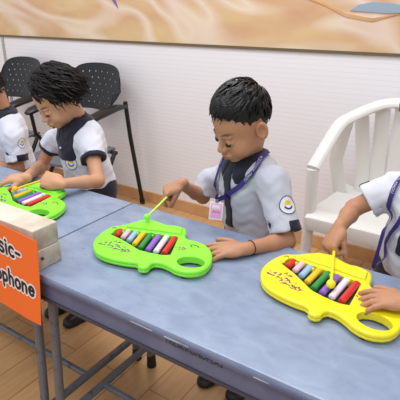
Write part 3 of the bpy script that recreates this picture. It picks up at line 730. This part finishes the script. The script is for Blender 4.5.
def child(name, label, J, skin, shirt, hairkind, hairm, girl=False, seed=1, h=.0024, face=True):
    rng = random.Random(seed)
    root = thing('person', label, 'person', (J['hip'][0], J['hip'][1], 0), world=True); root['worldkids'] = 1
    HM = head_frame(J['head'], J['az'], J['pitch'], J.get('roll', 0), J.get('hs', 1.0)); hs = J.get('hs', 1.0)
    shL, shR, elL, elR, wrL, wrR = [V(J[k]) for k in ('shL', 'shR', 'elL', 'elR', 'wrL', 'wrR')]; hip = V(J['hip'])
    nb = V(J['neck']); up = (nb-hip).normalized(); rx = (shL-shR); rx = (rx-up*rx.dot(up)).normalized(); fy = rx.cross(up)*-1   # forward... check sign below
    fwd = V((0, -1, 0)); fy = fy if fy.dot(fwd) > 0 else -fy
    feet = J['feet']
    pts = [V(J['head']), shL, shR, elL, elR, wrL, wrR, hip, V(feet[0]), V(feet[1])] + [HM.translation]
    hands = []
    for side in ('L', 'R'):
        hd = J['hand'+side]; wr = wrL if side == 'L' else wrR
        HF = hand_frame(wr, hd['dir'], hd['back']); hands.append((HF, hand_prims(side == 'R', hd['curl'], hd.get('spread', .07), hd.get('thumb', (.8, .2)), hd.get('s', 1.0)))); pts.append(wr+V(hd['dir']).normalized()*.10)
    lo = [min(p[i] for p in pts)-(.13 if i < 2 else .02) for i in range(3)]; hi = [max(p[i] for p in pts)+.13 for i in range(3)]; lo[2] = -.005
    F = Field(lo, hi, h, zlow=.54)
    for p, k, mode in HP: F.op(wrap(p, HM, hs), k*hs, mode)
    F.op(caps(HM @ V((0, .022, -.05)), nb+up*.005, .035, .038), .02)
    # trunk
    def trunk(inf):
        A = []
        def sec(t_, wx, wy): return hip.lerp(nb, t_), wx, wy
        B = np.array(Matrix((rx, fy, up)).transposed())
        A.append((ell(hip.lerp(nb, .12), (.098+inf, .078+inf, .085+inf), B), .03)); A.append((ell(hip.lerp(nb, .45)+fy*.008, (.092+inf, .074+inf, .12+inf), B), .04)); A.append((ell(hip.lerp(nb, .74)+fy*.002, (.096+inf, .070+inf, .085+inf), B), .03))
        for sh in (shL, shR): A.append((caps(nb-up*.03, sh-up*.004, .032+inf, .030+inf), .03))
        return A
    for p, k in trunk(-.004): F.op(p, k)
    for sh, el, wr in ((shL, elL, wrL), (shR, elR, wrR)):
        F.op(caps(sh, el, .029, .0225), .02); F.op(caps(el, el.lerp(wr, .35), .0225, .0225), .008); F.op(caps(el.lerp(wr, .35), wr, .0222, .0155), .008)
    for HF, prims in hands:
        F.op(caps(HF @ V((0, -.01, 0)), HF @ V((0, .018, 0)), .0145, .0135), .008)
        for p, k, mode in prims: F.op(wrap(p, HF, 1.0), k, mode)
    for sgn, ft in ((1, feet[0]), (-1, feet[1])):
        hp = hip+rx*.048*sgn; ft = V(ft); an = ft+V((0, .0, .055)); kn = hp.lerp(an, .52)+fy*.012
        F.op(caps(hp, kn, .058, .038), .02); F.op(caps(kn, an, .036, .024), .01); F.op(caps(an-V((0, 0, .02)), ft+V((0, 0, .02))+fy*.07, .022, .018), .01)
    P, Q = nets(F); me = mesh_np('body', P, Q); me.materials.append(skin)
    body = bpy.data.objects.new('body', me); C.objects.link(body); body.parent = root; body.matrix_parent_inverse = root.matrix_basis.inverted()
    Mi = np.array(HM.inverted()); L = P @ Mi[:3, :3].T + Mi[:3, 3]
    col = np.ones((len(P), 4), np.float32)
    def paint(mask, c): 
        for i in range(3): col[:, i] = col[:, i]*(1-mask)+c[i]*mask
    inh = (np.abs(L[:, 2]) < .13) & (np.abs(L[:, 0]) < .1) & (np.abs(L[:, 1]) < .12)
    lip = np.exp(-(((L[:, 0])/.0165)**4) - ((L[:, 2]+.063)/.0085)**4)*(L[:, 1] < -.078)*inh; paint(lip*.8, (.82, .50, .50))
    for s_ in (-1, 1):
        x = L[:, 0]*s_
        br = np.exp(-((x-.029)/.0165)**4 - ((L[:, 2]-(.0075+.0035*np.sin((x-.012)*70)))/.0032)**2)*(L[:, 1] < -.045)*inh; paint(np.clip(br*1.2, 0, .92), (.16, .12, .12))
    chk = sum(np.exp(-((L[:, 0]-s_*.036)**2+(L[:, 2]+.042)**2)/.016**2) for s_ in (-1, 1))*(L[:, 1] < -.03)*inh; paint(np.clip(chk, 0, 1)*.35, (1.06, .86, .84))
    ca = me.color_attributes.new('tint', 'FLOAT_COLOR', 'POINT'); ca.data.foreach_set('color', col.ravel())
    def part(mb, nm, m):
        ob = mb.build(nm, m, None); ob.parent = root; ob.matrix_parent_inverse = root.matrix_basis.inverted(); return ob
    for s_ in (-1, 1):    # downcast lids: eyeball sliver and lashes
        e = MB().ball((0, 0, 0), .0125*hs, 14, 10); e.v = [tuple((HM @ V((s_*.029, -.0672, -.0165))) + V(v)) for v in e.v]
        part(e, 'eye', M['eye'])
        pts_ = [HM @ V((s_*.029+dx, -.0800+.16*abs(dx)+20*dx*dx, -.0185-dz)) for dx, dz in ((-.0135, -.003), (-.009, .001), (-.003, .0035), (.003, .0035), (.009, .001), (.014, -.003))]
        part(MB().tube(pts_, [.0009, .0020, .0024, .0024, .0022, .0010], 6), 'eyelashes', M['lash'])
    # shirt
    Fs = Field([lo[0], lo[1], hip[2]-.06], [hi[0], hi[1], nb[2]+.08], .0034)
    for p, k in trunk(.010): Fs.op(p, k)
    F2 = []
    for sh, el in ((shL, elL), (shR, elR)):
        e = sh.lerp(el, J['sleeve'][0 if sh is shL else 1]); ax_ = (e-sh).normalized()
        Fs.op(caps(sh, e, .0405, .0435), .025); F2.append((sh, e, ax_))
    q = (slice(None),)*3; X, Y, Z = Fs.grid(q)
    for sh, e, ax_ in F2:   # cut the sleeve ends square and hollow them
        d = (X-e.x)*ax_.x+(Y-e.y)*ax_.y+(Z-e.z)*ax_.z; near = np.sqrt((X-e.x)**2+(Y-e.y)**2+(Z-e.z)**2) < .075
        Fs.v = np.where(near & (d > -.02), -smin(-Fs.v, -d, .004), Fs.v).astype(np.float32)
        a_ = e-ax_*.03; Fs.op(caps(a_, e+ax_*.05, .0355), .002, 'sub')
    hd = (X-hip.x)*up.x+(Y-hip.y)*up.y+(Z-hip.z)*up.z
    Fs.v = np.maximum(Fs.v, -(hd+.03))
    Fs.v = (Fs.v + .0032*noise3(X, Y, Z, 46, seed) + .0016*noise3(X, Y, Z, 105, seed+3)).astype(np.float32)
    base = Fs.v.copy()
    nk = caps(nb-up*.002+fy*.006, nb+up*.10+fy*.012, .043, .052); Fs.op(nk, .004, 'sub')
    so, SP, SQ = field_obj('shirt', Fs, shirt, root)
    bvh = BVHTree.FromPolygons([V(p) for p in SP], [tuple(int(i) for i in qq) for qq in SQ])
    # local torso coordinates for collar / placket / yoke
    r0 = nb; U = (X-r0.x)*rx.x+(Y-r0.y)*rx.y+(Z-r0.z)*rx.z; Fv = (X-r0.x)*fy.x+(Y-r0.y)*fy.y+(Z-r0.z)*fy.z; W_ = (X-r0.x)*up.x+(Y-r0.y)*up.y+(Z-r0.z)*up.z
    nkd = np.sqrt(U*U+(Fv-.008)**2)
    neck_free = nk[0](X, Y, Z)
    def layer(nm, off, region, m, hollow=True, lab=None):
        G = Field([0, 0, 0], [.001, .001, .001], .01); G.x, G.y, G.z, G.h = Fs.x, Fs.y, Fs.z, Fs.h
        d = base-off; d = np.maximum(d, -(base+.004)); d = -smin(-d, -region, .002)
        if hollow: d = np.maximum(d, -(neck_free))
        G.v = d.astype(np.float32)
        if not (G.v < 0).any(): return None
        ob, _, _ = field_obj(nm, G, m, root); return ob
    col_r = np.maximum(nkd-(.066+.012*ease(.0, .06, Fv)), -(W_+.055)); notch = (Fv > 0)*(.010+(-W_)*.30)-np.abs(U)
    layer('collar', .0055, np.maximum(col_r, np.where(Fv > 0.02, notch, -1)), M['navy'])
    # standing collar ring
    G = Field(nb-V((.08, .08, .05)), nb+V((.08, .08, .07)), .0028)
    G.op(caps(nb-up*.015+fy*.004, nb+up*.016+fy*.008, .050, .047), .001); G.op(caps(nb-up*.05+fy*.006, nb+up*.06+fy*.010, .0435, .0425), .001, 'sub')
    G.op(ell(nb+fy*.062+up*.012, (.022, .03, .04)), .003, 'sub')
    field_obj('collar_band', G, M['navy'], root)
    if girl:
        yoke = np.maximum(np.abs(U)-.060, -(W_+.120)); yoke = np.maximum(yoke, -(Fv+.0)); yoke = -smin(-yoke, -(np.sqrt(U**2+(W_+.055)**2)-.082), .01)
        layer('yoke', .0032, yoke, M['navy'])
        h = bvh.ray_cast(nb+fy*.2-up*.07, -fy); 
        if h[0]: part(MB().ball(h[0]+fy*.006, .0045, 10, 6), 'button', M['shirt'])
    else:
        layer('placket', .0035, np.maximum(np.maximum(np.abs(U+.002)-.017, -Fv), -(W_+.20)), M['navy'])
    for sh, e, ax_ in F2:
        d = (X-e.x)*ax_.x+(Y-e.y)*ax_.y+(Z-e.z)*ax_.z; rad = np.sqrt(np.maximum((X-e.x)**2+(Y-e.y)**2+(Z-e.z)**2-d*d, 0))
        reg = np.maximum(np.maximum(-(d+(.014 if girl else .026)), rad-.055), -(rad-.033)); 
        if not girl:
            bk = (-fy*.9+up*.3) + (rx if sh is shL else -rx)*.9; bk = (bk-ax_*bk.dot(ax_)).normalized(); prj = ((X-e.x)*bk.x+(Y-e.y)*bk.y+(Z-e.z)*bk.z)
            reg = np.maximum(reg, rad*.50-prj)
        layer('sleeve_cuff' if girl else 'sleeve_tab', .0030, reg, M['navy'], hollow=False)
    # shorts, socks, shoes
    Fb = Field([lo[0], lo[1], .16], [hi[0], hi[1], hip[2]+.10], .006)
    B = np.array(Matrix((rx, fy, up)).transposed())
    Fb.op(ell(hip+up*.02, (.106, .087, .080), B), .02)
    for sgn, ft in ((1, feet[0]), (-1, feet[1])):
        hp = hip+rx*.048*sgn; an = V(ft)+V((0, 0, .055)); kn = hp.lerp(an, .52)+fy*.012; Fb.op(caps(hp, hp.lerp(kn, .8), .068, .064 if not girl else .074), .02)
    field_obj('skirt' if girl else 'shorts', Fb, M['navy'], root)
    for ft in feet:
        f = V(ft); an = f+V((0, 0, .055))
        part(MB().tube([f+V((0, 0, .03)), an+V((0, 0, .045))], [.027, .031], 12), 'sock', M['sock'])
        G = Field(f-V((.09, .12, .0)), f+V((.09, .09, .075)), .004)
        G.op(caps(f+V((0, 0, .026))-fy*.018, f+V((0, 0, .022))+fy*.082, .033, .028), .01); G.op(caps(f+V((0, 0, .03))-fy*.01, f+V((0, 0, .05)), .033, .034), .01)
        q2 = (slice(None),)*3; X2, Y2, Z2 = G.grid(q2); G.v = np.maximum(G.v, -(Z2-.003)+0*G.v).astype(np.float32); G.v = np.maximum(G.v, Z2-.062+0*G.v)
        field_obj('shoe', G, M['shoe'], root)
    (hair_bob if hairkind == 'bob' else hair_short)(HM, hs, rng, root, hairm)
    return root, bvh, dict(nb=nb, rx=rx, fy=fy, up=up, HM=HM, F2=F2, part=part)

REST = ((.25, .25, .2),)*4; GRIP = ((.95, 1.25, .7), (1.0, 1.3, .7), (1.05, 1.3, .7), (1.1, 1.3, .7)); POINT = ((.55, .7, .4), (1.0, 1.2, .6), (1.05, 1.3, .7), (1.1, 1.3, .7))
def feet_at(x, y): return [(x+.055, y, 0), (x-.055, y, 0)]
# --- boy in the middle
JB = dict(head=at(242, 122, 1.12), az=-120, pitch=26, roll=-3, hs=.98, neck=V((-.617, 1.175, .762)), hip=V((-.60, 1.215, .50)),
    shL=at(273, 181, 1.11), shR=at(210, 181, 1.245), elL=at(287, 241, 1.06), wrL=at(244, 249, None, .600), elR=at(203, 197, 1.22), wrR=at(181, 184, 1.10),
    handL=dict(s=1.15, dir=(-.80, -.62, -.02), back=(.15, -.15, 1), curl=((.15, .2, .1), (.1, .2, .15), (.15, .2, .15), (.2, .25, .2)), spread=.17, thumb=(1.0, .1)),
    handR=dict(s=1.1, dir=(-.65, -.55, -.4), back=(-.3, -.6, .8), curl=POINT, thumb=(.25, .75)), feet=feet_at(-.58, 1.10), sleeve=(.86, .8))
# --- girl
JG = dict(head=at(57, 97, 1.12), az=-108, pitch=32, roll=0, hs=.97, neck=V((-1.345, 1.19, .765)), hip=V((-1.33, 1.22, .50)),
    shL=at(91, 147, 1.15), shR=at(55, 140, 1.20), elL=at(98, 181, 1.09), wrL=at(60, 184, .94), elR=at(41, 166, 1.17), wrR=at(25, 178, None, .628),
    handL=dict(s=1.25, dir=(-.9, -.25, .15), back=(.1, -.7, .7), curl=GRIP, thumb=(.25, .7)),
    handR=dict(s=1.1, dir=(-.85, -.45, -.08), back=(0, -.25, 1), curl=((.25, .3, .2),)*4, spread=.14, thumb=(.9, .3)), feet=feet_at(-1.32, 1.07), sleeve=(.38, .36))
# --- boy at the right edge
JR = dict(head=at(442, 118, 1.10), az=-112, pitch=32, roll=0, hs=1.0, neck=V((-.095, 1.175, .80)), hip=V((-.120, 1.20, .51)),
    shL=V((-.005, 1.09, .76)), shR=at(393, 190, 1.20), elL=V((.03, 1.05, .635)), wrL=at(411, 303, None, .624), elR=at(354, 208, 1.17), wrR=at(339, 228, 1.07),
    handL=dict(dir=(-.92, -.25, -.05), back=(.1, -.1, 1), curl=((.2, .25, .2), (.25, .3, .2), (.25, .3, .2), (.3, .3, .2)), spread=.17, s=1.12, thumb=(.8, .1)),
    handR=dict(s=1.1, dir=(-.15, -.65, -.65), back=(-.5, -.5, .65), curl=GRIP, thumb=(.2, .8)), feet=feet_at(-.11, 1.12), sleeve=(.62, .62))
# --- boy at the left edge
JL = dict(head=at(-14, 93, 1.12), az=-112, pitch=30, roll=0, hs=.98, neck=V((-1.775, 1.17, .755)), hip=V((-1.80, 1.2, .50)),
    shL=at(12, 136, 1.13), shR=V((-1.90, 1.19, .735)), elL=at(19, 168, 1.12), wrL=at(-30, 166, 1.0), elR=V((-2.0, 1.12, .64)), wrR=V((-1.93, .98, .63)),
    handL=dict(dir=(-.8, -.55, -.1), back=(0, -.2, 1), curl=REST, thumb=(.8, .2)), handR=dict(dir=(.1, -1, -.1), back=(0, -.2, 1), curl=REST, thumb=(.8, .2)), feet=feet_at(-1.80, 1.12), sleeve=(.78, .78))
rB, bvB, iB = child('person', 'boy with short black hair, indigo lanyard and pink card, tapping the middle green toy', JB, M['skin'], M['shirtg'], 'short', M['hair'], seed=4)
rG, bvG, iG = child('person', 'girl with wavy dark bob and navy yoke on her white shirt, looking down', JG, M['skin2'], M['shirt'], 'bob', M['hair2'], girl=True, seed=7)
rR, bvR, iR = child('person', 'child in white shirt cut off by the right edge, tapping the yellow toy', JR, M['skin'], M['shirt'], 'short', M['hair'], seed=11)
rL, bvL, iL = child('person', 'child in white shirt cut off by the left edge, navy tab and emblem on sleeve', JL, M['skin'], M['shirt'], 'short', M['hair'], seed=15, h=.003)

# emblems
camdir = lambda p: (V(p)-CAM).normalized()
for root, bv, px, Y, r in ((rB, bvB, (288, 205), 1.12, .025), (rG, bvG, (71, 163), 1.10, .027), (rL, bvL, (22, 143), 1.13, .021)):
    p = at(*px, Y); h = bv.ray_cast(CAM, camdir(p))
    if h[0]:
        n = -h[1] if h[1].dot(camdir(p)) < 0 else h[1]
        d = (camdir(p)*.35+n*.65).normalized()
        emblem(root, bv, h[0], d, r, UZ)
# lanyards
def on(bv, px, Y):
    p = at(*px, Y); h = bv.ray_cast(CAM, camdir(p)); return h[0] if h[0] else p
nb, rx, fy, up = [iB[k] for k in ('nb', 'rx', 'fy', 'up')]
ctop = at(217, 200, 1.055)
ribbon(rB, bvB, nb, [nb+rx*.052-fy*.03+up*.012, nb+rx*.062+fy*.005+up*.002, on(bvB, (258, 170), 1.11), on(bvB, (243, 184), 1.1), on(bvB, (229, 195), 1.1), ctop], .0145, .0075, M['lan'], 'lanyard', ('A SCHOOL MADU', .045, .0130))
ribbon(rB, bvB, nb, [nb-rx*.052-fy*.03+up*.012, nb-rx*.060+fy*.01+up*.0, on(bvB, (221, 172), 1.11), on(bvB, (216, 187), 1.1), ctop+V((-.004, 0, 0))], .0145, .0075, M['lan'], 'lanyard', ('SCHOOL', .06, .0130))
def id_card(root, c, nrm, part, upd=(0, 0, 1)):
    n = V(nrm).normalized(); u = (V(upd)-n*V(upd).dot(n)).normalized(); x = u.cross(n); R = frame(c, x, u, n)
    card = part(MB().box((-.020, -.052, -.001), (.020, 0, .001), .0008, R), 'name_card', M['cardw'])
    for lo_, hi_, m, nm in (((-.0165, -.046, .001), (.0165, -.005, .0016), M['pink'], 'card_insert'), ((-.012, -.020, .0016), (.012, -.009, .0020), M['cardw'], 'card_photo'), ((-.004, -.002, .001), (.004, .008, .003), M['steel'], 'clip')):
        part(MB().box(lo_, hi_, .0003, R), nm, m)
    me = text_mesh('Arm', .0125); me.transform(R @ Matrix.Translation((-.011, -.032, .0021))); ob = link('card_writing', me, M['purple'], None, False); ob.parent = root; ob.matrix_parent_inverse = root.matrix_basis.inverted()
id_card(rB, ctop+V((0, 0, -.006)), (.30, -1, .35), iB['part'])
nb, rx, fy, up = [iR[k] for k in ('nb', 'rx', 'fy', 'up')]
ribbon(rR, bvR, nb, [nb-rx*.055-fy*.02+up*.01, on(bvR, (398, 184), 1.1), on(bvR, (390, 207), 1.09), on(bvR, (384, 230), 1.09), on(bvR, (378, 252), 1.09), on(bvR, (373, 268), 1.09)], .0115, .0075, M['lan'], 'lanyard', ('SCHOOL MADU', .06, .0105))
ribbon(rR, bvR, nb, [on(bvR, (412, 205), 1.09), on(bvR, (400, 225), 1.09), on(bvR, (388, 244), 1.09), on(bvR, (376, 265), 1.09)], .0115, .0085, M['lan'], 'lanyard')
# wrist thread of the boy in the middle
wl, el = V(JB['wrL']), V(JB['elL']); ax_ = (el-wl).normalized(); c = wl+ax_*.022; a = ax_.orthogonal().normalized(); b = ax_.cross(a)
iB['part'](MB().tube([c+(a*math.cos(q*PI/10)+b*math.sin(q*PI/10))*.0182 for q in range(21)], .0016, 6, cap=False), 'wrist_thread', M['thread'])

# mallets in their hands
def grip(J, side, t_=(.0, .045, -.016)):
    wr = V(J['wr'+side]); HF = hand_frame(wr, J['hand'+side]['dir'], J['hand'+side]['back']); return HF @ V(t_)
def stick_through(ball, g, over=.035): 
    d = (g-V(ball)).normalized(); return g+d*over
b = at(147, 217, None, .625); mallet(b, stick_through(b, grip(JB, 'R')), M['malletG'], 'pale lime mallet held over the middle green toy', M['green'])
b = at(331, 284, None, .622); mallet(b, stick_through(b, grip(JR, 'R')), M['yellow'], 'yellow mallet resting its ball on the yellow toy')
b = at(15, 189, None, .622); mallet(b, stick_through(b, at(43, 180, .93), .01), M['malletY'], 'orange yellow mallet held by the girl over the far left toy')
